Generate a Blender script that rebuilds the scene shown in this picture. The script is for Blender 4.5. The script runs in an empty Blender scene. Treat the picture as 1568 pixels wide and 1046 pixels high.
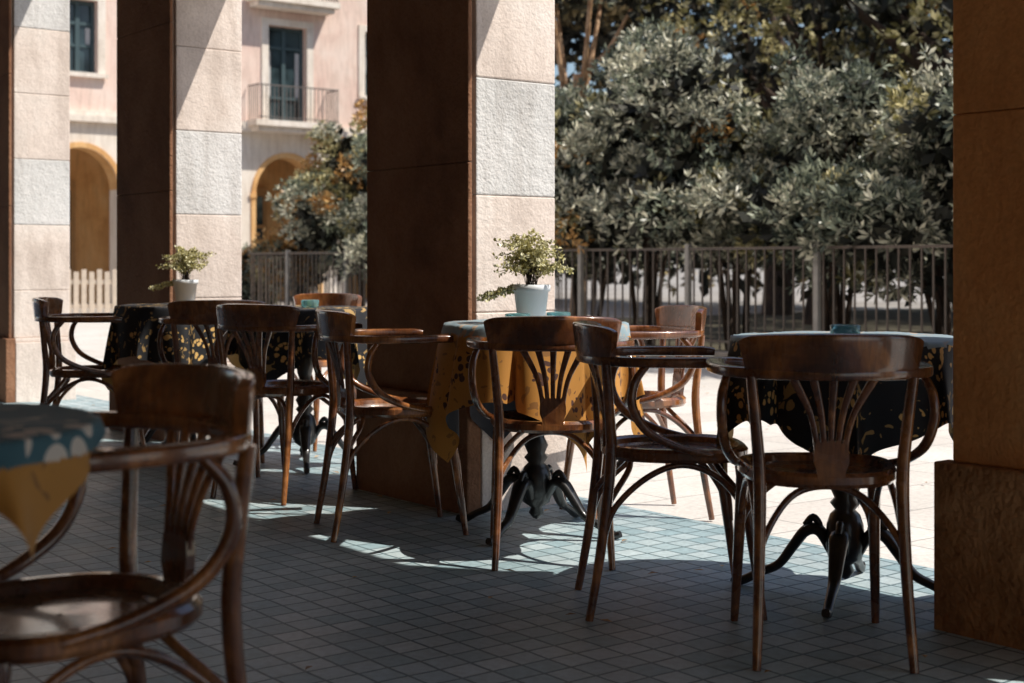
import bpy, math, random
import numpy as np
from mathutils import Vector, Matrix
random.seed(4); rng=np.random.default_rng(4)
scene=bpy.context.scene
scene.view_settings.view_transform='Standard'
ANG=math.atan2(.607,.795)
def loc(b,a,z=0): 
    return Vector((b*math.cos(ANG)-a*math.sin(ANG), b*math.sin(ANG)+a*math.cos(ANG), z))

# ---------------- materials ----------------
def newmat(name):
    m=bpy.data.materials.new(name); m.use_nodes=True
    nt=m.node_tree; bs=nt.nodes['Principled BSDF']
    return m,nt,bs
def N(nt,t,**k):
    n=nt.nodes.new(t)
    for a,v in k.items(): n.inputs[a].default_value=v
    return n
def ramp(nt,fac,stops):
    r=nt.nodes.new('ShaderNodeValToRGB')
    while len(r.color_ramp.elements)<len(stops): r.color_ramp.elements.new(.5)
    for e,(p,c) in zip(r.color_ramp.elements,stops):
        e.position=p; e.color=(*c,1)
    nt.links.new(fac,r.inputs[0]); return r.outputs[0]
def mix(nt,fac,a,b,mode='MIX'):
    m=nt.nodes.new('ShaderNodeMix'); m.data_type='RGBA'; m.blend_type=mode
    for s,v in ((0,fac),(6,a),(7,b)):
        if hasattr(v,'is_linked'): nt.links.new(v,m.inputs[s])
        elif s==0: m.inputs[0].default_value=v
        else: m.inputs[s].default_value=(*v,1)
    return m.outputs[2]
def mth(nt,op,a,b=0.0,c=0.0):
    m=nt.nodes.new('ShaderNodeMath'); m.operation=op
    for i,v in enumerate((a,b,c)):
        if hasattr(v,'is_linked'): nt.links.new(v,m.inputs[i])
        else: m.inputs[i].default_value=v
    return m.outputs[0]
def tc(nt,out='Object'):
    return nt.nodes.new('ShaderNodeTexCoord').outputs[out]
def noise(nt,co,scale,detail=3,rough=.55,dist=0):
    n=N(nt,'ShaderNodeTexNoise',Scale=scale,Detail=detail,Roughness=rough,Distortion=dist)
    nt.links.new(co,n.inputs['Vector']); return n.outputs[0]
def bump(nt,bs,h,strength,dist):
    b=N(nt,'ShaderNodeBump',Strength=strength,Distance=dist); nt.links.new(h,b.inputs['Height'])
    nt.links.new(b.outputs[0],bs.inputs['Normal'])
def stone(name,c1,c2,c3,scale=3,bs_=.6,bd=.01,rough=.9,fine=90,fm=.2,streak=.4):
    m,nt,bs=newmat(name); co=tc(nt)
    n1=noise(nt,co,scale,4,.6,.3)
    col=ramp(nt,n1,[(.3,c1),(.52,c2),(.72,c3)])
    n2=noise(nt,co,fine,1.5,.7)
    col=mix(nt,fm,col,ramp(nt,n2,[(.3,(.4,.36,.33)),(.6,(1,1,1))]),'MULTIPLY')
    mp=N(nt,'ShaderNodeMapping'); mp.inputs['Scale'].default_value=(7,7,1.2); nt.links.new(co,mp.inputs[0])
    col=mix(nt,streak,col,ramp(nt,noise(nt,mp.outputs[0],1.3,3,.65,.4),[(.34,(.62,.58,.55)),(.55,(1,1,1))]),'MULTIPLY')
    nt.links.new(col,bs.inputs['Base Color']); bs.inputs['Roughness'].default_value=rough
    bs.inputs['Specular IOR Level'].default_value=.25
    h=mth(nt,'ADD',mth(nt,'MULTIPLY',n2,.5),mth(nt,'MULTIPLY',noise(nt,co,25,2,.7),1))
    bump(nt,bs,h,bs_,bd); return m
M={}
M['stone']=stone('column_stone',(.68,.58,.52),(.84,.73,.66),(.88,.80,.74),2.2,.5,.009,fine=80)
M['stone2']=stone('column_stone_grey',(.62,.61,.60),(.74,.73,.72),(.80,.78,.77),2.2,.6,.012,fine=80)
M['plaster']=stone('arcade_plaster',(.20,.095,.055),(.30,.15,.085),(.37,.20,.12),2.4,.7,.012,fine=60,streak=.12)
M['plaster_bounce']=stone('arcade_plaster_bounce',(.74,.31,.10),(.84,.39,.14),(.86,.46,.19),1.6,.5,.010,fine=60,streak=.2)  # arcade plaster with warm bounce light put into its colour, near columns only
M['plinth']=stone('plinth_plaster',(.22,.09,.04),(.46,.22,.09),(.66,.35,.16),3.4,.8,.016,fine=40)
M['wallin']=stone('arcade_wall_plaster',(.42,.23,.11),(.55,.33,.18),(.6,.38,.22),1.2,.4,.008)
M['ceil']=stone('ceiling_darkened',(.12,.08,.05),(.19,.13,.085),(.24,.17,.11),1.2,.4,.008)  # unseen ceiling, coloured dark to cut the fill light inside
M['pink']=stone('facade_pink',(.78,.56,.48),(.87,.68,.59),(.90,.76,.68),.9,.2,.01,fine=30)
M['cream']=stone('facade_cream',(.76,.66,.56),(.87,.79,.70),(.90,.83,.76),1.1,.2,.01,fine=30)
M['ochre']=stone('facade_ochre',(.62,.32,.12),(.78,.46,.20),(.82,.55,.28),1,.2,.01,fine=30)
M['kerb']=stone('kerb_stone',(.2,.17,.15),(.3,.27,.24),(.38,.34,.3),3,.5,.01)
def wood(name,ca,cb,cc,rough=.22,coat=.35):
    m,nt,bs=newmat(name); co=tc(nt)
    oi=nt.nodes.new('ShaderNodeObjectInfo')
    va=nt.nodes.new('ShaderNodeVectorMath'); va.operation='ADD'
    nt.links.new(co,va.inputs[0]); nt.links.new(oi.outputs['Random'],va.inputs[1])
    n1=noise(nt,va.outputs[0],7,3,.6,.6)
    mp=N(nt,'ShaderNodeMapping'); mp.inputs['Scale'].default_value=(60,60,6); nt.links.new(va.outputs[0],mp.inputs[0])
    n2=noise(nt,mp.outputs[0],2,3,.6,.3)
    col=ramp(nt,n1,[(.3,ca),(.5,cb),(.72,cc)])
    col=mix(nt,.6,col,ramp(nt,n2,[(.35,(.35,.3,.28)),(.65,(1.1,1.05,1))]),'MULTIPLY')
    nt.links.new(col,bs.inputs['Base Color'])
    r=mth(nt,'MULTIPLY_ADD',noise(nt,va.outputs[0],18,2),.35,rough-.12)
    nt.links.new(r,bs.inputs['Roughness'])
    bs.inputs['Coat Weight'].default_value=coat; bs.inputs['Coat Roughness'].default_value=.09
    bump(nt,bs,n2,.15,.002); return m
M['wood']=wood('chair_wood',(.07,.023,.009),(.20,.067,.021),(.58,.24,.075),.22,1)
M['seat']=wood('seat_wood',(.10,.045,.022),(.21,.105,.052),(.36,.2,.1),.2,1)
M['iron']=wood('iron_black',(.008,.008,.009),(.014,.013,.013),(.03,.025,.02),.35)
def fabric(name,base,motif,base2=None,sc=6,under=(.42,.24,.05)):
    m,nt,bs=newmat(name); uv=tc(nt,'UV')
    v=N(nt,'ShaderNodeTexVoronoi',Scale=sc,Randomness=.45); nt.links.new(uv,v.inputs['Vector'])
    v2=N(nt,'ShaderNodeTexVoronoi',Scale=sc*6,Randomness=.85); nt.links.new(uv,v2.inputs['Vector'])
    d=v.outputs['Distance']; d2=v2.outputs['Distance']
    ring=mth(nt,'MULTIPLY',mth(nt,'LESS_THAN',d,.36),mth(nt,'GREATER_THAN',d,.13))
    dots=mth(nt,'LESS_THAN',d2,.45)
    core=mth(nt,'LESS_THAN',d,.08)
    wv=N(nt,'ShaderNodeTexNoise',Scale=sc*3.2,Detail=1.5,Distortion=1.2); nt.links.new(uv,wv.inputs['Vector'])
    spr=mth(nt,'MULTIPLY',mth(nt,'GREATER_THAN',wv.outputs[0],.62),mth(nt,'GREATER_THAN',d,.42))
    ms=mth(nt,'MAXIMUM',mth(nt,'MAXIMUM',mth(nt,'MULTIPLY',ring,dots),core),mth(nt,'MULTIPLY',spr,.5))
    n=noise(nt,uv,4,3)
    bb=mix(nt,n,base,base2 or tuple(x*.6 for x in base))
    col=mix(nt,ms,bb,motif)
    g=nt.nodes.new('ShaderNodeNewGeometry')
    und=mix(nt,ms,under,tuple(x*.25 for x in under))
    col=mix(nt,g.outputs['Backfacing'],col,und)
    nt.links.new(col,bs.inputs['Base Color']); bs.inputs['Roughness'].default_value=.75
    bs.inputs['Sheen Weight'].default_value=.1
    w=N(nt,'ShaderNodeTexNoise',Scale=500,Detail=0); nt.links.new(uv,w.inputs['Vector'])
    bump(nt,bs,w.outputs[0],.2,.001); return m
M['clothdark']=fabric('cloth_dark',(.010,.011,.016),(.80,.50,.17))
M['clothgold']=fabric('cloth_gold',(.58,.27,.045),(.08,.03,.02),(.46,.20,.035),under=(.02,.02,.03))
M['clothblue']=fabric('cloth_blue',(.03,.10,.13),(.70,.62,.54),(.07,.17,.21),sc=3.6,under=(.55,.30,.05))
M['clothglare']=fabric('cloth_teal_glare',(.16,.24,.29),(.5,.36,.25),(.32,.42,.46),sc=5)  # light blue cloth edge, and sky glare painted into the table tops
def simple(name,c,rough=.5,metal=0,trans=0,nz=.25,sc=12):
    m,nt,bs=newmat(name); co=tc(nt)
    n=noise(nt,co,sc,3)
    col=mix(nt,n,tuple(x*(1-nz) for x in c),tuple(min(1,x*(1+nz)) for x in c))
    nt.links.new(col,bs.inputs['Base Color']); bs.inputs['Roughness'].default_value=rough
    bs.inputs['Metallic'].default_value=metal; bs.inputs['Transmission Weight'].default_value=trans
    return m
M['pot']=simple('pot_glaze',(.80,.83,.86),.4,nz=.06)
M['soil']=simple('soil',(.05,.035,.02),.95,nz=.5,sc=60)
M['glass']=simple('teal_glass',(.45,.8,.82),.05,0,.85,.05)
M['metal']=simple('fence_metal',(.11,.085,.07),.45,.2,0,.3)
M['metall']=simple('fence_post_metal',(.30,.28,.26),.5,.2,0,.3)
M['metald']=simple('balcony_iron',(.16,.14,.13),.5,.2)
M['winframe']=simple('window_frame_green',(.05,.085,.095),.5)
M['shutter']=simple('curtain_white',(.5,.5,.5),.7,nz=.2)
M['ochwood']=simple('door_wood',(.45,.25,.1),.6)
M['picket']=simple('picket_paint',(.62,.52,.42),.7)
m,nt,bs=newmat('window_glass'); co=tc(nt)
nt.links.new(ramp(nt,noise(nt,co,1.3,2),[(.35,(.01,.014,.016)),(.6,(.05,.08,.09))]),bs.inputs['Base Color']); bs.inputs['Roughness'].default_value=.06
M['winglass']=m
m,nt,bs=newmat('bark'); co=tc(nt)
mp=N(nt,'ShaderNodeMapping'); mp.inputs['Scale'].default_value=(9,9,2); nt.links.new(co,mp.inputs[0])
n=noise(nt,mp.outputs[0],2,4,.7,.5)
nt.links.new(ramp(nt,n,[(.35,(.02,.014,.01)),(.6,(.08,.05,.035))]),bs.inputs['Base Color']); bump(nt,bs,n,1,.03); bs.inputs['Roughness'].default_value=.95
M['bark']=m
m2,nt,bs=newmat('bark_pale'); co=tc(nt); n=noise(nt,co,6,4,.6,.5)
nt.links.new(ramp(nt,n,[(.35,(.25,.12,.05)),(.6,(.6,.38,.22))]),bs.inputs['Base Color']); bump(nt,bs,n,.6,.02)
M['barkp']=m2
def leafmat(name,dark,mid,light,rough=.36,tr=.2):
    m,nt,bs=newmat(name); g=nt.nodes.new('ShaderNodeNewGeometry'); co=tc(nt)
    r=g.outputs['Random Per Island']
    f=mth(nt,'ADD',mth(nt,'MULTIPLY',r,.45),mth(nt,'MULTIPLY',noise(nt,co,1.3,1),.55))
    col=ramp(nt,f,[(.26,dark),(.46,mid),(.64,light)])
    nt.links.new(col,bs.inputs['Base Color']); bs.inputs['Roughness'].default_value=rough
    if tr:
        t=nt.nodes.new('ShaderNodeBsdfTranslucent'); nt.links.new(col,t.inputs[0])
        mx=nt.nodes.new('ShaderNodeMixShader'); mx.inputs[0].default_value=tr
        o=nt.nodes['Material Output']; nt.links.new(bs.outputs[0],mx.inputs[1]); nt.links.new(t.outputs[0],mx.inputs[2]); nt.links.new(mx.outputs[0],o.inputs[0])
    return m
M['leaf']=leafmat('leaf_silver',(.06,.07,.055),(.25,.265,.20),(.80,.77,.60))
M['leafk']=leafmat('leaf_greygreen',(.025,.035,.03),(.10,.125,.095),(.34,.37,.27))
M['leafo']=leafmat('leaf_orange',(.24,.12,.03),(.52,.27,.08),(.74,.46,.18))
M['leafy']=leafmat('leaf_olive',(.08,.075,.03),(.30,.27,.10),(.78,.70,.40),tr=.3)
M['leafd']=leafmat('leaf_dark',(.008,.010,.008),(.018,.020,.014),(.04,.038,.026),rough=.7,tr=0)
M['leaff']=leafmat('leaf_far',(.03,.025,.012),(.12,.095,.04),(.36,.27,.12),rough=.7,tr=0)
M['leafp']=leafmat('leaf_potted',(.30,.27,.09),(.62,.56,.24),(.90,.86,.58))

def paving(name,c1,c2,mortar,bw,rh,ms,rough,sp=.5,bstr=.6,dirt=.5,off=.5):
    m,nt,bs=newmat(name); co=tc(nt)
    dn=N(nt,'ShaderNodeTexNoise',Scale=5,Detail=1); nt.links.new(co,dn.inputs['Vector'])
    vm=nt.nodes.new('ShaderNodeVectorMath'); vm.operation='MULTIPLY_ADD'
    nt.links.new(dn.outputs['Color'],vm.inputs[0]); vm.inputs[1].default_value=(.016,.016,0); nt.links.new(co,vm.inputs[2])
    br=N(nt,'ShaderNodeTexBrick',Scale=1); br.offset=off
    br.inputs['Brick Width'].default_value=bw; br.inputs['Row Height'].default_value=rh
    br.inputs['Mortar Size'].default_value=ms; br.inputs['Mortar Smooth'].default_value=.3; br.inputs['Bias'].default_value=-.1
    br.inputs['Color1'].default_value=(*c1,1); br.inputs['Color2'].default_value=(*c2,1); br.inputs['Mortar'].default_value=(*mortar,1)
    nt.links.new(vm.outputs[0],br.inputs['Vector'])
    n1=noise(nt,co,1.1,4,.65,.4); n2=noise(nt,co,40,2,.7)
    col=mix(nt,dirt,br.outputs['Color'],ramp(nt,n1,[(.3,(.6,.58,.56)),(.65,(1.05,1.05,1.05))]),'MULTIPLY')
    col=mix(nt,.35,col,ramp(nt,n2,[(.35,(.6,.6,.6)),(.65,(1.1,1.1,1.1))]),'MULTIPLY')
    nt.links.new(col,bs.inputs['Base Color'])
    nt.links.new(mth(nt,'MULTIPLY_ADD',n1,.5,rough),bs.inputs['Roughness'])
    bs.inputs['Specular IOR Level'].default_value=sp
    h=mth(nt,'ADD',mth(nt,'MULTIPLY',br.outputs['Fac'],-1),mth(nt,'MULTIPLY',n2,.35))
    bump(nt,bs,h,bstr,.006); return m
M['floor']=paving('arcade_tiles',(.36,.50,.55),(.60,.70,.73),(.15,.22,.25),.09,.09,.005,.20,off=0)
M['plaza']=paving('plaza_slabs',(.68,.64,.60),(.75,.72,.68),(.42,.40,.38),.6,.4,.006,.6,.3,.3,.35)
m,nt,bs=newmat('park_soil'); co=tc(nt)
nt.links.new(ramp(nt,noise(nt,co,2,6),[(.35,(.03,.025,.015)),(.65,(.10,.085,.05))]),bs.inputs['Base Color']); bs.inputs['Roughness'].default_value=1
M['park']=m
m,nt,bs=newmat('ground_far'); co=tc(nt)
nt.links.new(ramp(nt,noise(nt,co,.3,6),[(.35,(.28,.25,.22)),(.65,(.4,.37,.34))]),bs.inputs['Base Color']); bs.inputs['Roughness'].default_value=1
M['ground']=m

# ---------------- mesh builder ----------------
class MB:
    def __init__(s): s.v=[]; s.f=[]; s.m=[]; s.sm=[]
    def add(s,vs,fs,mat=0,smooth=False):
        o=len(s.v); s.v+= [tuple(v) for v in vs]
        for f in fs: s.f.append(tuple(i+o for i in f)); s.m.append(mat); s.sm.append(smooth)
    def box(s,x0,x1,y0,y1,z0,z1,mat=0):
        vs=[(x,y,z) for z in (z0,z1) for y in (y0,y1) for x in (x0,x1)]
        s.add(vs,[(0,2,3,1),(4,5,7,6),(0,1,5,4),(2,6,7,3),(0,4,6,2),(1,3,7,5)],mat)
    def lathe(s,prof,c=(0,0,0),mat=0,seg=28):
        vs=[];fs=[]
        for r,z in prof:
            for i in range(seg):
                t=2*math.pi*i/seg; vs.append((c[0]+r*math.cos(t),c[1]+r*math.sin(t),c[2]+z))
        for k in range(len(prof)-1):
            for i in range(seg):
                j=(i+1)%seg; fs.append((k*seg+i,k*seg+j,(k+1)*seg+j,(k+1)*seg+i))
        s.add(vs,fs,mat,True)
    def sweep(s,pts,rad,mat=0,seg=10,up=None,sub=6,ex=2.0,smooth=True):
        P=[Vector(p) for p in pts]; R=[(r,r) if not isinstance(r,tuple) else r for r in (rad if isinstance(rad,list) else [rad]*len(P))]
        Q=[];RR=[]
        n=len(P)
        for i in range(n-1):
            p0=P[max(i-1,0)];p1=P[i];p2=P[i+1];p3=P[min(i+2,n-1)]
            for k in range(sub):
                t=k/sub
                q=.5*((2*p1)+(p2-p0)*t+(2*p0-5*p1+4*p2-p3)*t*t+(3*p1-p0-3*p2+p3)*t**3)
                Q.append(q); RR.append((R[i][0]*(1-t)+R[i+1][0]*t,R[i][1]*(1-t)+R[i+1][1]*t))
        Q.append(P[-1]);RR.append(R[-1])
        vs=[];fs=[]; m=len(Q); side=None
        for i in range(m):
            T=(Q[min(i+1,m-1)]-Q[max(i-1,0)]).normalized()
            if up is not None:
                sd=T.cross(Vector(up)); sd.normalize()
            else:
                if side is None:
                    sd=T.cross(Vector((0,0,1)) if abs(T.z)<.9 else Vector((0,1,0))).normalized()
                else: sd=(side-T*side.dot(T)).normalized()
            side=sd; u=sd.cross(T).normalized()
            for k in range(seg):
                a=2*math.pi*(k+.5)/seg; c=math.cos(a);d=math.sin(a)
                cc=math.copysign(abs(c)**(2/ex),c); dd=math.copysign(abs(d)**(2/ex),d)
                vs.append(Q[i]+sd*RR[i][0]*cc+u*RR[i][1]*dd)
        for i in range(m-1):
            for k in range(seg):
                l=(k+1)%seg; fs.append((i*seg+k,i*seg+l,(i+1)*seg+l,(i+1)*seg+k))
        s.add(vs,fs,mat,smooth)
        s.add(vs[:seg]+vs[-seg:],[tuple(range(seg))[::-1],tuple(range(seg,2*seg))],mat,False)
    def mesh(s,name,mats):
        me=bpy.data.meshes.new(name); me.from_pydata(s.v,[],s.f)
        for m in mats: me.materials.append(M[m])
        me.polygons.foreach_set('material_index',s.m); me.polygons.foreach_set('use_smooth',s.sm)
        me.update(); return me
    def obj(s,name,mats,parent=None,location=(0,0,0),rz=0,bevel=0):
        return mk(name,s.mesh(name,mats),parent,location,rz,bevel)
def mk(name,me,parent=None,location=(0,0,0),rz=0,bevel=0):
    o=bpy.data.objects.new(name,me); scene.collection.objects.link(o)
    o.location=location; o.rotation_euler=(0,0,rz)
    if parent: o.parent=parent
    if bevel:
        b=o.modifiers.new('bev','BEVEL'); b.width=bevel; b.segments=2; b.limit_method='ANGLE'; b.angle_limit=math.radians(40)
    return o

# ---------------- chair ----------------
def chair_mesh():
    b=MB()
    K=44; out=[]
    for i in range(K):
        t=2*math.pi*i/K; c=math.cos(t);d=math.sin(t)
        x=math.copysign(abs(c)**(2/2.7),c); y=math.copysign(abs(d)**(2/2.7),d)
        w=.200+.022*y
        out.append((x*w,y*.21))
    lay=[(.02,.452,1),(.70,.450,1),(.80,.454,1),(.83,.468,0),(.88,.474,0),(.96,.473,0),(1,.464,0),(1.0,.446,0),(.965,.436,0),(.02,.436,0)]
    for (s0,z0,mi),(s1,z1,mj) in zip(lay[:-1],lay[1:]):
        vs=[(x*s0,y*s0,z0) for x,y in out]+[(x*s1,y*s1,z1) for x,y in out]
        b.add(vs,[(i,(i+1)%K,K+(i+1)%K,K+i) for i in range(K)],min(mi,mj) if mi!=mj else mi,True)
    for sx in (-1,1):
        b.sweep([(sx*.190,-.262,0),(sx*.180,-.225,.22),(sx*.175,-.200,.45),(sx*.186,-.207,.60),(sx*.198,-.217,.715)],[.0115,.0145,.0165,.0145,.013],sub=6)
        b.sweep([(sx*.194,.225,0),(sx*.186,.197,.2),(sx*.178,.168,.40),(sx*.176,.165,.445)],[.011,.015,.018,.0175])
        b.sweep([(sx*.246,-.110,.712),(sx*.262,-.145,.665),(sx*.264,-.150,.60),(sx*.25,-.105,.53),(sx*.222,-.01,.482),(sx*.196,.08,.460)],[.010,.0125,.013,.013,.012,.010])
        b.sweep([(sx*.184,.203,.21),(sx*.182,.17,.31),(sx*.179,.10,.395),(sx*.179,-.0,.43),(sx*.179,-.10,.395),(sx*.179,-.19,.31),(sx*.183,-.225,.21)],.009)
    for y0,y1 in ((.203,.12),(-.225,-.14)):
        b.sweep([(-.182,y0,.21),(-.166,y0*.93,.31),(-.09,y1,.405),(0,y1*.95,.432),(.09,y1,.405),(.166,y0*.93,.31),(.182,y0,.21)],.009)
    z=.722
    path=[(-.248,.165,z-.003),(-.252,.13,z),(-.262,.03,z),(-.258,-.08,z),(-.222,-.175,z),(-.13,-.238,z),(0,-.262,z),(.13,-.238,z),(.222,-.175,z),(.258,-.08,z),(.262,.03,z),(.252,.13,z),(.248,.165,z-.003)]
    wr=[(.028,.012),(.031,.015),(.026,.015),(.021,.014),(.018,.014),(.019,.014),(.020,.014)]; wr=wr+wr[:-1][::-1]
    b.sweep(path,wr,up=(0,0,1),ex=4.5,seg=16)
    zc=.773
    cp=[(-.212,-.196,zc-.008),(-.185,-.217,zc-.002),(-.11,-.255,zc),(0,-.274,zc+.001),(.11,-.255,zc),(.185,-.217,zc-.002),(.212,-.196,zc-.008)]
    ch=[(.012,.040),(.014,.046),(.015,.049),(.015,.050),(.015,.049),(.014,.046),(.012,.040)]
    b.sweep(cp,ch,up=(0,-.12,1),ex=7,seg=20)
    for k in (-2,-1,0,1,2):
        xt=k*.050; xb=k*.0165
        b.sweep([(xb,-.200,.50),(xb*1.15,-.204,.56),(xb*1.7,-.218,.63),(xt,-.248+.004*abs(k),.715)],[(.006,.0075),(.006,.0075),(.006,.0085),(.006,.012)],up=(1,0,0),ex=3,seg=8)
    prof=[(.022,.452),(.034,.462),(.036,.482),(.043,.500),(.043,.522),(.040,.545),(.032,.560),(.025,.548),(.017,.563),(.009,.550),(0,.566)]
    pts=[(x,z) for x,z in prof]+[(-x,z) for x,z in prof[:-1][::-1]]
    n=len(pts); vs=[(x,-.193-.05*max(0,z-.5),z) for x,z in pts]+[(x,-.209-.05*max(0,z-.5),z) for x,z in pts]
    b.add(vs,[tuple(range(n))[::-1],tuple(range(n,2*n))]+[(i,(i+1)%n,n+(i+1)%n,n+i) for i in range(n)],0)
    return b.mesh('armchair_mesh',['wood','seat'])
CH=chair_mesh()
def chair(x,y,head):
    return mk('wooden_armchair',CH,location=(x,y,0.004),rz=math.radians(head-90))
for x,y,h in [(.80,3.72,87),(.47,4.15,2),(.13,4.86,91),(-.44,5.32,17),(.47,5.62,196),(-.97,6.15,60),(-1.40,6.82,98),(-2.08,7.08,8),(-1.12,7.78,245),(-.70,2.20,221)]:
    chair(x,y,h)

# ---------------- table ----------------
def table_mesh():
    b=MB(); R=.33
    b.lathe([(.001,.745),(R-.01,.745),(R,.752),(R,.765),(R-.006,.770),(.001,.770)],seg=48)
    b.lathe([(.001,.744),(.10,.744),(.10,.732),(.04,.715),(.03,.70),(.028,.66),(.042,.65),(.042,.635),(.028,.625),(.026,.58),(.036,.54),(.044,.50),(.036,.45),(.026,.42),(.04,.41),(.04,.395),(.028,.385),(.03,.35),(.045,.32),(.032,.29),(.045,.275),(.03,.255),(.045,.24),(.055,.21),(.06,.15),(.05,.11),(.02,.09),(.028,.07),(.012,.05),(.001,.045)],seg=20)
    for k in range(4):
        a=math.pi/2*k; c,s=math.cos(a),math.sin(a)
        prof=[(.04,.13),(.075,.185),(.115,.185),(.155,.135),(.20,.075),(.26,.045),(.315,.016),(.345,.022)]
        b.sweep([(r*c,r*s,z) for r,z in prof],[(.016,.02),(.017,.026),(.018,.03),(.016,.024),(.014,.018),(.013,.015),(.014,.015),(.012,.012)],up=(-s,c,0),sub=5,ex=2.6)
        b.sweep([(r*c,r*s,z) for r,z in [(.12,.20),(.095,.225),(.075,.20),(.09,.175)]],[.009,.012,.010,.007],sub=5)
    return b.mesh('cafe_table_mesh',['iron'])
TB=table_mesh()
def cloth(x,y,rot,half,mats,d2=9,seed=0,R=.333,base=.778,nf=9,fl=.06,fa=.12):
    n=120; r_=np.random.default_rng(seed)
    u=np.linspace(-half,half,n); U,V=np.meshgrid(u,u)
    c,s=math.cos(rot),math.sin(rot)
    X=U*c-V*s; Y=U*s+V*c
    r=np.hypot(X,Y); th=np.arctan2(Y,X); d=np.clip(r-R,0,None)
    ph=r_.uniform(0,6.28,4)
    fold=np.cos(nf*th+ph[0]+1.2*np.sin(2*th+ph[1]))*.62+.38*np.cos((nf*2-3)*th+ph[2])
    k=1-np.exp(-d/.06)
    rr=np.where(r<R,r, R+.008+ .012*k + d*fl+ fold*k*(.009+fa*d))
    z=base-np.where(d>0, d*(1-.06*np.abs(fold)),0)
    z=z+np.where(r<R,.0025*np.sin(X*23+ph[3])*np.sin(Y*19+ph[1])*(r/R),0)
    th2=th+ .10*np.sin(nf*th+ph[3])*k
    vs=np.stack([rr*np.cos(th2),rr*np.sin(th2),z],-1).reshape(-1,3)
    fs=[];mi=[]
    for j in range(n-1):
        for i in range(n-1):
            a=j*n+i; fs.append((a,a+1,a+n+1,a+n)); mi.append(0 if r[j,i]<R+.01 else (1 if d[j,i]<d2 else 2))
    me=bpy.data.meshes.new('tablecloth'); me.from_pydata(vs.tolist(),[],fs)
    for m_ in mats: me.materials.append(M[m_])
    me.polygons.foreach_set('material_index',mi); me.polygons.foreach_set('use_smooth',[True]*len(fs))
    uvl=me.uv_layers.new(name='UVMap'); li=np.zeros(len(me.loops),dtype=np.int32); me.loops.foreach_get('vertex_index',li)
    uv=np.stack([U.ravel()[li],V.ravel()[li]],-1).ravel(); uvl.data.foreach_set('uv',uv)
    me.update(); return mk('tablecloth',me,location=(x,y,0))
def table(x,y,rt,rc,half,mats,seed,**k):
    mk('cafe_table',TB,location=(x,y,.004),rz=rt); cloth(x,y,rc,half,mats,seed=seed,**k)
D=math.radians
table(1.0,4.27,D(-22),D(215),.57,['clothglare','clothdark'],1,fl=.03,fa=.09)
table(.09,5.27,D(-30),D(-22),.60,['clothglare','clothglare','clothgold'],2,fl=.10,d2=.045)
table(-1.02,7.0,D(10),D(20),.56,['clothdark','clothdark'],3)
table(-1.72,7.42,D(30),D(60),.58,['clothdark','clothdark'],5)
table(-.92,1.95,D(30),D(20),.352,['clothblue','clothblue','clothgold'],6,d2=.035,fa=.3)

def leafmesh(name,P,Dv,L,W,mats,mi,r_):
    n=len(P); q=r_.normal(size=(n,3)); S=np.cross(Dv,q); S/=np.linalg.norm(S,axis=1,keepdims=True)+1e-9
    U=np.cross(S,Dv)
    L=L[:,None];W=W[:,None]
    v=np.empty((n,4,3)); v[:,0]=P; v[:,1]=P+Dv*L*.55+S*W*.5+U*L*.06; v[:,2]=P+Dv*L-U*L*.08; v[:,3]=P+Dv*L*.55-S*W*.5+U*L*.06
    me=bpy.data.meshes.new(name); me.vertices.add(n*4); me.vertices.foreach_set('co',v.ravel())
    me.loops.add(n*4); me.loops.foreach_set('vertex_index',np.arange(n*4,dtype=np.int32))
    me.polygons.add(n); me.polygons.foreach_set('loop_start',np.arange(0,n*4,4,dtype=np.int32)); me.polygons.foreach_set('loop_total',np.full(n,4,dtype=np.int32))
    for m in mats: me.materials.append(M[m])
    if mi is not None: me.polygons.foreach_set('material_index',mi.astype(np.int32))
    me.update(calc_edges=True); me.validate(); return me
def pot(x,y,z,s,seed):
    r_=np.random.default_rng(seed)
    e=bpy.data.objects.new('potted_plant',None); scene.collection.objects.link(e); e.location=(x,y,z)
    b=MB(); b.lathe([(.001,.0),(.040,.0),(.044,.004),(.056,.10),(.062,.102),(.063,.122),(.058,.123),(.055,.10),(.001,.10)],seg=32)
    o=b.obj('pot',['pot'],e); o.scale=(s,)*3
    b=MB(); b.lathe([(.001,.104),(.054,.102)],seg=20); o=b.obj('soil',['soil'],e); o.scale=(s,)*3
    b=MB(); P=[];Dd=[]
    for i in range(70):
        a=r_.uniform(0,6.28)
        out=r_.uniform(.03,.15); h=.13+r_.uniform(0,.16)*(1-out*3)+.03
        if i%7==0: a=math.pi+r_.uniform(-.5,.5); out=.165; h=.08
        tip=Vector((math.cos(a)*out,math.sin(a)*out,h)); mid=Vector((tip.x*.35,tip.y*.35,.10+(h-.08)*.8+.01))
        base=Vector((r_.uniform(-.02,.02),r_.uniform(-.02,.02),.10))
        b.sweep([base,mid,tip],[.0012,.001,.0006],seg=4,sub=3)
        for t in np.linspace(.35,1,13):
            p=base.lerp(mid,t*2) if t<.5 else mid.lerp(tip,t*2-1)
            for _ in range(3):
                dd=r_.normal(size=3); dd[2]+=.3; dd/=np.linalg.norm(dd)
                P.append(np.array(p)+dd*.004); Dd.append(dd)
    o=b.obj('stems',['bark'],e); o.scale=(s,)*3
    me=leafmesh('leaves',np.array(P),np.array(Dd),r_.uniform(.009,.018,len(P)),r_.uniform(.006,.012,len(P)),['leafp'],None,r_)
    o=mk('leaves',me,e); o.scale=(s,)*3
pot(.07,5.17,.782,1.12,1)
pot(-1.69,7.36,.782,1.05,2)
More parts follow.
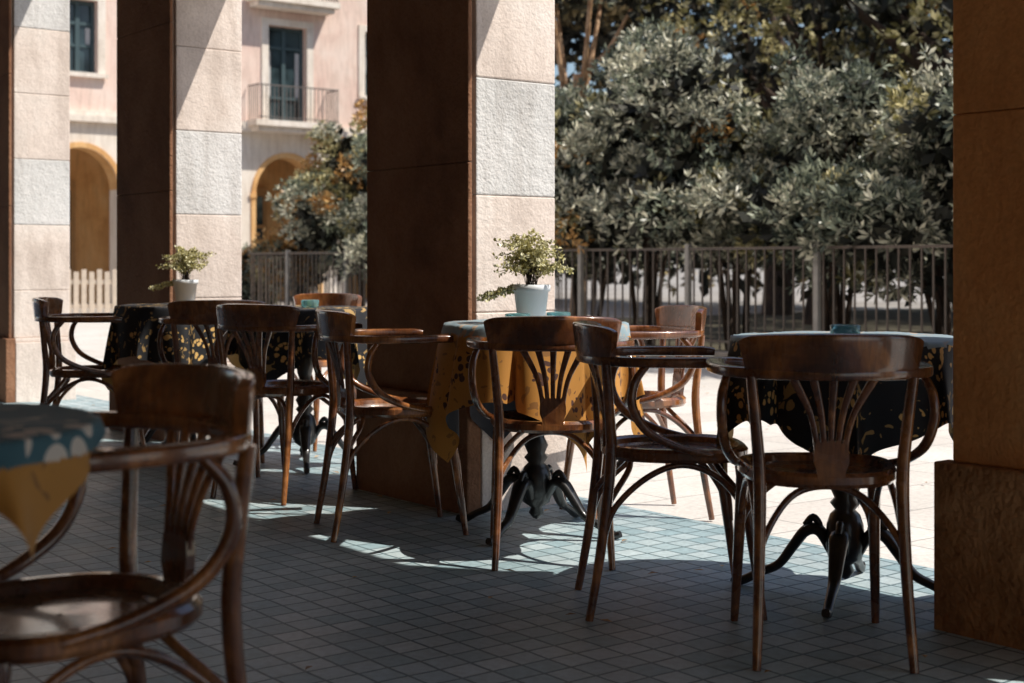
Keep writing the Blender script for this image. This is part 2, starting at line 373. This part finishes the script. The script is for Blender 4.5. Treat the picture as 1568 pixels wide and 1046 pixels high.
def ashtray(x,y):
    b=MB(); b.lathe([(.001,.0),(.036,.0),(.042,.006),(.045,.036),(.040,.038),(.036,.012),(.001,.009)],seg=24)
    b.obj('glass_ashtray',['glass'],location=(x,y,.781))
ashtray(.97,4.14); ashtray(.17,5.20); ashtray(-.98,6.9); ashtray(.02,5.05)
# fallen leaves on the paving
r_=np.random.default_rng(55); P=[];Dv=[]
for i in range(420):
    if i<90: b_,a_=r_.uniform(1.2,3.9),r_.uniform(.5,10)
    else: b_,a_=9.6-abs(r_.normal())*2.2,r_.uniform(1,20)
    p=loc(b_,a_); P.append((p.x,p.y,.010)); t=r_.uniform(0,6.28); Dv.append((math.cos(t),math.sin(t),r_.uniform(0,.12)))
Dv=np.array(Dv); Dv/=np.linalg.norm(Dv,axis=1,keepdims=True); n=len(P); P=np.array(P)
S=np.stack([-Dv[:,1],Dv[:,0],np.zeros(n)],1); L=r_.uniform(.02,.05,n)[:,None]
v=np.empty((n,4,3)); v[:,0]=P; v[:,1]=P+Dv*L*.5+S*L*.22+[0,0,.003]; v[:,2]=P+Dv*L; v[:,3]=P+Dv*L*.5-S*L*.22+[0,0,.003]
b=MB(); b.add(v.reshape(-1,3).tolist(),[(4*i,4*i+1,4*i+2,4*i+3) for i in range(n)]); b.obj('fallen_leaves',['leafo'])

# ---------------- columns / arcade ----------------
def column(a0,plz=.46,inner='plaster'):
    b=MB(); w=.78; b0=3.288
    b.box(b0+.022,b0+.43,a0+.03,a0+w-.03,.05,3.6,0)
    z=plz-.13; k=0
    while z<3.6:
        z1=min(z+.47,3.6); j=random.uniform(-.0015,.0015)
        b.box(b0+.036,b0+.44+j,a0+j,a0+w-j,max(z,plz)+.001,z1-.001,0 if (k+int(a0))%3 else 2); z=z1;k+=1
    z=plz
    while z<3.6:
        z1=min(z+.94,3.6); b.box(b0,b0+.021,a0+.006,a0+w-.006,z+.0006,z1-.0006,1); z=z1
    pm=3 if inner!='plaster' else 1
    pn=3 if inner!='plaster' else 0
    b.box(b0-.032,b0+.036,a0-.032,a0+w+.032,0,plz,pm)
    b.box(b0+.038,b0+.475,a0-.035,a0+w+.035,0,plz-.03,pn)
    b.box(b0+.038,b0+.46,a0-.02,a0+w+.02,plz-.029,plz,pn)
    b.obj('stone_column',['stone',inner,'stone2','plinth'],rz=ANG,bevel=.006)
for a0 in (-4.2,-1.3,1.566,4.587,7.44,10.19,12.97): column(a0,inner='plaster_bounce' if a0<3 else 'plaster')
arc=bpy.data.objects.new('arcade_building',None); scene.collection.objects.link(arc); arc.rotation_euler=(0,0,ANG)
b=MB(); b.box(3.30,3.715,1.7,7.46,2.70,3.6); b.box(3.301,3.714,-6,1.698,1.75,3.6); b.obj('lintel_and_sun_block',['cream'],arc)  # second box is unseen, hung low to keep a sun patch off the floor
b=MB(); b.box(3.25,3.76,-6,16,3.602,9); b.obj('upper_wall',['cream'],arc)
b=MB(); b.box(-1.5,3.248,-6,16,3.61,3.9); b.obj('ceiling',['ceil'],arc)
b=MB(); b.box(-1.8,-1.502,-6,16,0,9); b.obj('back_wall',['wallin'],arc)
b=MB(); b.box(-1.9,3.9,-6.1,16.1,9.002,9.3); b.obj('roof',['cream'],arc)
def sheet(name,b0,b1,a0,a1,z,mat):
    m=MB(); m.add([(b0,a0,z),(b1,a0,z),(b1,a1,z),(b0,a1,z)],[(0,1,2,3)]); return m.obj(name,[mat],rz=ANG)
sheet('ground',-400,400,-400,400,-.012,'ground')
sheet('plaza_pavement',-12,9.75,-30,36,-.004,'plaza')
sheet('arcade_floor',-1.5,3.9,-6,16,.004,'floor')
sheet('park_ground',9.85,60,-20,19.2,.002,'park')
b=MB(); b.box(9.66,9.90,-10,19.4,-.01,.16); b.obj('kerb',['kerb'],rz=ANG,bevel=.01)

# fence
b=MB()
for i in range(int(24/.115)):
    a=-4.6+i*.115
    b.box(9.771,9.785,a,a+.014,.16,1.14)
for a in np.arange(-4.6,19.3,1.62): b.box(9.755,9.805,a-.025,a+.025,.15,1.18,1)
b.box(9.766,9.794,-4.6,19.3,1.12,1.145,0); b.box(9.765,9.795,-4.6,19.3,.24,.262)
for i in range(60):
    t=9.85+i*.115; b.box(t,t+.016,19.3,19.316,.0,1.12)
b.box(9.85,17,19.295,19.32,1.095,1.125)
b.obj('metal_fence',['metal','metall'],rz=ANG)

b=MB()
for i in range(52):
    x=-6+i*.13; b.box(x,x+.085,0,.02,.03,.86+.02*math.sin(i*3.1))
b.box(-6,.8,.022,.06,.2,.28); b.box(-6,.8,.022,.06,.62,.7)
b.obj('picket_fence',['picket'],location=(-6.6,25,0),rz=ANG*.6)

# ---------------- far building ----------------
bld=bpy.data.objects.new('apartment_building',None); scene.collection.objects.link(bld); bld.location=(-5.53,35,0); bld.rotation_euler=(0,0,ANG)
SP=2.6; ks=list(range(-6,3))
g=MB(); zt=4.15; dep=.5
for k in ks:
    cx=k*SP; hw=.87; sp=2.66; n=16
    x0=cx-SP/2; x1=cx+SP/2
    g.box(x0,cx-hw,0,dep,0,zt); g.box(cx+hw,x1,0,dep,0,zt)
    for i in range(n):
        t0=math.pi*(1-i/n); t1=math.pi*(1-(i+1)/n)
        xa=cx+hw*math.cos(t0);za=sp+.92*math.sin(t0); xb=cx+hw*math.cos(t1);zb=sp+.92*math.sin(t1)
        g.add([(xa,0,za),(xb,0,zb),(xb,0,zt),(xa,0,zt)],[(0,1,2,3)],0)
        g.add([(xa,0,za),(xb,0,zb),(xb,dep,zb),(xa,dep,za)],[(3,2,1,0)],1)
        k1=1.13
        xa2=cx+hw*k1*math.cos(t0);za2=sp+.92*k1*math.sin(t0); xb2=cx+hw*k1*math.cos(t1);zb2=sp+.92*k1*math.sin(t1)
        g.add([(xa,-.04,za),(xb,-.04,zb),(xb2,-.04,zb2),(xa2,-.04,za2),(xa2,0,za2),(xb2,0,zb2)],[(0,1,2,3),(3,2,5,4)],1)
    g.box(cx-hw-.12,cx-hw,-.04,0,0,sp,1); g.box(cx+hw,cx+hw+.12,-.04,0,0,sp,1)
    g.box(cx-hw-.16,cx-hw+.0,-.07,-.042,sp-.1,sp+.02,1); g.box(cx+hw,cx+hw+.16,-.07,-.042,sp-.1,sp+.02,1)
g.obj('ground_floor_arches',['cream','ochre'],bld)
g=MB(); L0,L1=ks[0]*SP-SP/2,ks[-1]*SP+SP/2
g.box(L0,L1,3.0,3.2,0,4.4,0); g.box(L0,L1,.5,3.0,4.0,4.15,0)
for k in ks:
    cx=k*SP
    g.box(cx-.75,cx+.95,2.9,2.998,0,3.0,1); g.box(cx-.1,cx+.82,2.86,2.898,.3,2.75,2); g.box(cx-.6,cx-.2,2.86,2.898,.3,2.75,2)
    g.box(cx-.15,cx+.87,2.84,2.858,1.9,2.0,1); g.box(cx+.33,cx+.4,2.845,2.858,.3,1.898,1)
g.obj('portico_interior',['ochre','ochwood','winglass'],bld)
def wins(k):
    if k%4==0: return .54,[(4.42,6.8),(7.42,9.8),(10.42,12.6)]
    return .40,[(5.25,6.9),(8.25,9.9),(11.25,12.7)]
g=MB()
for k in ks:
    cx=k*SP; hw,fl=wins(k)
    g.box(cx-SP/2,cx-hw,0,.4,4.4,14); g.box(cx+hw,cx+SP/2,0,.4,4.4,14)
    zz=[4.4]+[v for f in fl for v in f]+[14]
    for i in range(0,len(zz),2):
        if zz[i+1]>zz[i]+.001: g.box(cx-hw,cx+hw,.002,.398,zz[i],zz[i+1])
g.obj('upper_walls',['pink'],bld)
g=MB()
g.box(L0,L1,-.16,.4,4.152,4.30); g.box(L0,L1,-.10,-.0,4.302,4.40); g.box(L0,L1,-.4,.4,14.002,14.4)
for k in ks:
    cx=k*SP; hw,fl=wins(k)
    for z0_,z1_ in fl:
        for sx in (-1,1):
            xx=cx+sx*(hw+.08); g.box(xx-.09,xx+.09,-.045,-.001,z0_,z1_+.16)
        g.box(cx-hw+.011,cx+hw-.011,-.045,-.001,z1_,z1_+.16)
        if k%4==0: g.box(cx-1.15,cx+1.15,-.62,-.05,z0_-.14,z0_+.0); g.box(cx-1.05,cx+1.05,-.5,-.05,z0_-.26,z0_-.142)
        else: g.box(cx-.6,cx+.6,-.14,-.05,z0_-.1,z0_)
g.obj('cornice_and_surrounds',['cream'],bld)
g=MB(); gi=MB()
for k in ks:
    cx=k*SP; hw,fl=wins(k)
    for z0_,z1_ in fl:
        g.box(cx-hw,cx+hw,.25,.28,z0_,z1_,1)
        for x0,x1 in ((cx-hw,cx-hw+.08),(cx-.05,cx+.05),(cx+hw-.08,cx+hw)): g.box(x0,x1,.19,.249,z0_,z1_,0)
        for z in (z0_,z0_+.6,z1_-.55,z1_-.08): g.box(cx-hw+.081,cx-.051,.20,.249,z,z+.07,0); g.box(cx+.051,cx+hw-.081,.20,.249,z,z+.07,0)
        g.box(cx-hw+.09,cx-hw+.2,.235,.248,z0_+.68,z1_-.6,2); g.box(cx+hw-.2,cx+hw-.09,.235,.248,z0_+.68,z1_-.6,2)
        if k%4==0:
            gi.box(cx-1.1,cx+1.1,-.6,-.57,z0_+.82,z0_+.85); gi.box(cx-1.1,cx+1.1,-.6,-.57,z0_+.06,z0_+.08)
            for i in range(21): gi.box(cx-1.1+i*.109,cx-1.085+i*.109,-.592,-.577,z0_,z0_+.82)
            for sx in (-1.1,1.085):
                gi.box(cx+sx,cx+sx+.02,-.57,-.05,z0_+.82,z0_+.85)
                for j in range(5): gi.box(cx+sx,cx+sx+.015,-.5+j*.1,-.485+j*.1,z0_,z0_+.82)
g.obj('windows',['winframe','winglass','shutter'],bld); gi.obj('balcony_railings',['metald'],bld)
g=MB(); g.box(L0,L1,3.22,10,0,14); g.obj('body',['pink'],bld)

# ---------------- vegetation ----------------
def rosettes(C,Ax,k,L,W,spread,r_):
    n=len(C); C=np.repeat(C,k,0); Ax=np.repeat(Ax,k,0)
    q=r_.normal(size=(n*k,3)); q-=Ax*np.sum(q*Ax,1,keepdims=True); q/=np.linalg.norm(q,axis=1,keepdims=True)
    e=r_.uniform(.2,1,size=(n*k,1))*spread
    Dv=Ax*(1.15-e)+q*e; Dv/=np.linalg.norm(Dv,axis=1,keepdims=True)
    l=L*r_.uniform(.65,1.2,size=n*k); return C+Dv*.01,Dv,l,l*W
def unit(n,r_,zmin=-1):
    v=r_.normal(size=(n*4+8,3)); v/=np.linalg.norm(v,axis=1,keepdims=True); v=v[v[:,2]>zmin][:n]
    return v
def foliage(name,blobs,clumps,per,k,L,W,rc,mats,probs,seed,parent=None,spread=1.0,inner=400):
    r_=np.random.default_rng(seed); PP=[];DD=[];LL=[];WW=[];MI=[]
    for (c,r) in blobs:
        c=np.array(c);r=np.array(r)
        dirs=unit(clumps,r_,-.65)
        cc=c+dirs*r*r_.uniform(.62,1.08,size=(len(dirs),1))
        for ci,di in zip(cc,dirs):
            rad=rc*r_.uniform(.6,1.25); n=int(per*r_.uniform(.6,1.3))
            d2=unit(n,r_,-.7); n=len(d2)
            ps=ci+d2*np.array([1,1,.8])*rad*(r_.uniform(.25,1,size=(n,1))**.5)
            ps+=r_.normal(size=ps.shape)*.04
            ax=d2*.8+di*.5+np.array([0,0,.45]); ax/=np.linalg.norm(ax,axis=1,keepdims=True)
            a,b_,l,w=rosettes(ps,ax,k,L,W,spread,r_)
            PP.append(a);DD.append(b_);LL.append(l);WW.append(w)
            MI.append(np.full(len(a),r_.choice(len(probs),p=probs)))
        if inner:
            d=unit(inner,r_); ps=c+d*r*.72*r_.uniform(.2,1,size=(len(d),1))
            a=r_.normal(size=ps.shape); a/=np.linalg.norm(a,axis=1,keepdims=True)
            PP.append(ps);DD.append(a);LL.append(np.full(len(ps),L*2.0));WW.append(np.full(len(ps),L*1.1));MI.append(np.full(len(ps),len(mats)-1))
    me=leafmesh(name,np.concatenate(PP),np.concatenate(DD),np.concatenate(LL),np.concatenate(WW),mats,np.concatenate(MI),r_)
    return mk(name,me,parent)
def blob(b_,a_,z,r): 
    p=loc(b_,a_); return ((p.x,p.y,z),r)
MATS=['leaf','leafo','leafy','leafk','leafd']
def shrub(ba,h,r,seed,probs,name='flowering_shrub',cl=18,per=42,low=True):
    p=loc(*ba); e=bpy.data.objects.new(name,None); scene.collection.objects.link(e); e.location=p
    r_=np.random.default_rng(seed)
    st=MB()
    for i in range(7):
        a=r_.uniform(0,6.28); o=r_.uniform(.3,.7)*r
        st.sweep([(0.1*math.cos(a),.1*math.sin(a),0),(o*.4*math.cos(a),o*.4*math.sin(a),h*.35),(o*math.cos(a+.3),o*math.sin(a+.3),h*.75)],[.035,.025,.01],seg=6,sub=4)
    st.obj('stems',['bark'],e)
    blobs=[((r_.uniform(-.1,.1)*r,r_.uniform(-.1,.1)*r,h*.54),(r,r,h*.42)),((r_.uniform(-.5,.5)*r,r_.uniform(-.5,.2)*r,h*.80),(r*.62,r*.62,h*.26)),
           ((r_.uniform(-.9,-.1)*r,-.45*r,h*(.50 if low else .4)),(r*.65,r*.65,h*.20))]
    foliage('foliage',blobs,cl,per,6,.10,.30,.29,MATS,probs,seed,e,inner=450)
sd=20
PB=[.52,.02,.13,.33,0]
for a in np.arange(5.2,17.0,1.35):
    h=random.uniform(2.55,3.05)+ (.35 if a>10 else 0)
    shrub((11.2+random.uniform(-.25,.25),a),h,random.uniform(1.1,1.3),sd,PB,low=(a<13)); sd+=1
shrub((11.2,3.6),2.6,1.3,60,PB)
shrub((11.5,18.7),3.1,.8,61,[.25,.25,.25,.25,0],cl=18)
shrub((11.2,20.1),2.0,.65,62,[.10,.55,.15,.20,0],cl=15)
shrub((10.9,21.4),1.15,.55,63,[.3,.3,.1,.3,0],cl=12)
def tree(ba,h,r,seed,trunk='bark',rt=.16,lean=0,nb=7,probs=(.15,.05,.60,.20,0),cz=.55,cl=11,per=24):
    p=loc(*ba); e=bpy.data.objects.new('park_tree',None); scene.collection.objects.link(e); e.location=p
    r_=np.random.default_rng(seed); t=MB()
    top=Vector((lean,0,h*.5)); t.sweep([(0,0,-.05),(lean*.3+.05,.03,h*.2),(lean*.6-.04,0,h*.36),top],[rt*1.25,rt,rt*.85,rt*.6],seg=12,sub=6)
    blobs=[]
    for i in range(nb):
        a=6.28*i/nb+r_.uniform(-.4,.4); o=r*r_.uniform(.4,.85); z=h*r_.uniform(cz,.95)
        tip=Vector((lean+o*math.cos(a),o*math.sin(a),z)); s0=Vector((lean*.5,0,h*r_.uniform(.25,.45)))
        md=s0.lerp(tip,.5)+Vector((0,0,r_.uniform(-.3,.1)))
        t.sweep([s0,s0.lerp(md,.5)+Vector((r_.uniform(-.2,.2),r_.uniform(-.2,.2),.1)),md,tip],[rt*.6,rt*.5,rt*.35,.02],seg=8,sub=5)
        blobs.append(((tip.x,tip.y,tip.z),(r*.42,r*.42,r*.30)))
    t.obj('trunk_and_limbs',[trunk],e)
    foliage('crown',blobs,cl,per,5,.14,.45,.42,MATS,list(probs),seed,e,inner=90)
tree((17.6,11.0),7.2,2.8,101,rt=.30,lean=-1.2,cz=.55,nb=8)
tree((17.8,15.2),7.5,2.8,102,rt=.2,lean=.4,cz=.55)
tree((14.6,17.4),8.0,2.0,103,'barkp',rt=.12,cz=.6,nb=6)
tree((18.2,7.2),7.5,2.8,104,rt=.24,cz=.52)
tree((22.5,12.0),9,3.2,105,rt=.25)
tree((20.5,18.5),8.5,3.0,106,rt=.25)
bl=[]
r_=np.random.default_rng(9)
for a in np.arange(4,31,2.6):
    for z in (1.6,4.4,7.4,10.0):
        bl.append(blob(24.5+r_.uniform(-1.2,1.2),a+r_.uniform(-1,1),z,(2.3,2.3,1.8)))
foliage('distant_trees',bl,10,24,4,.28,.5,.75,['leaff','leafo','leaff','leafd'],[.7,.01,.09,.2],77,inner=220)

# ---------------- light, world, camera ----------------
el=math.radians(54); hx,hy=.958,-.285
S=Vector((math.cos(el)*hx,math.cos(el)*hy,math.sin(el))).normalized()
sl=bpy.data.lights.new('sun','SUN'); sl.energy=5; sl.angle=math.radians(.5); sl.color=(1,.94,.84)
so=bpy.data.objects.new('sun',sl); scene.collection.objects.link(so); so.rotation_euler=S.to_track_quat('Z','Y').to_euler(); so.location=(20,-5,30)
w=bpy.data.worlds.new('World'); scene.world=w; w.use_nodes=True; nt=w.node_tree
sky=nt.nodes.new('ShaderNodeTexSky'); sky.sky_type='NISHITA'; sky.sun_disc=False; sky.sun_elevation=el; sky.sun_rotation=math.atan2(hx,hy)
nt.links.new(sky.outputs[0],nt.nodes['Background'].inputs[0]); nt.nodes['Background'].inputs[1].default_value=.125
cam=bpy.data.cameras.new('camera'); co=bpy.data.objects.new('camera',cam); scene.collection.objects.link(co)
co.location=(0,0,1); co.rotation_euler=(math.radians(90),0,0); cam.lens=50; cam.sensor_width=36; cam.shift_y=-.0772
cam.clip_end=2000; cam.dof.use_dof=True; cam.dof.focus_distance=4.7; cam.dof.aperture_fstop=4.0
scene.camera=co
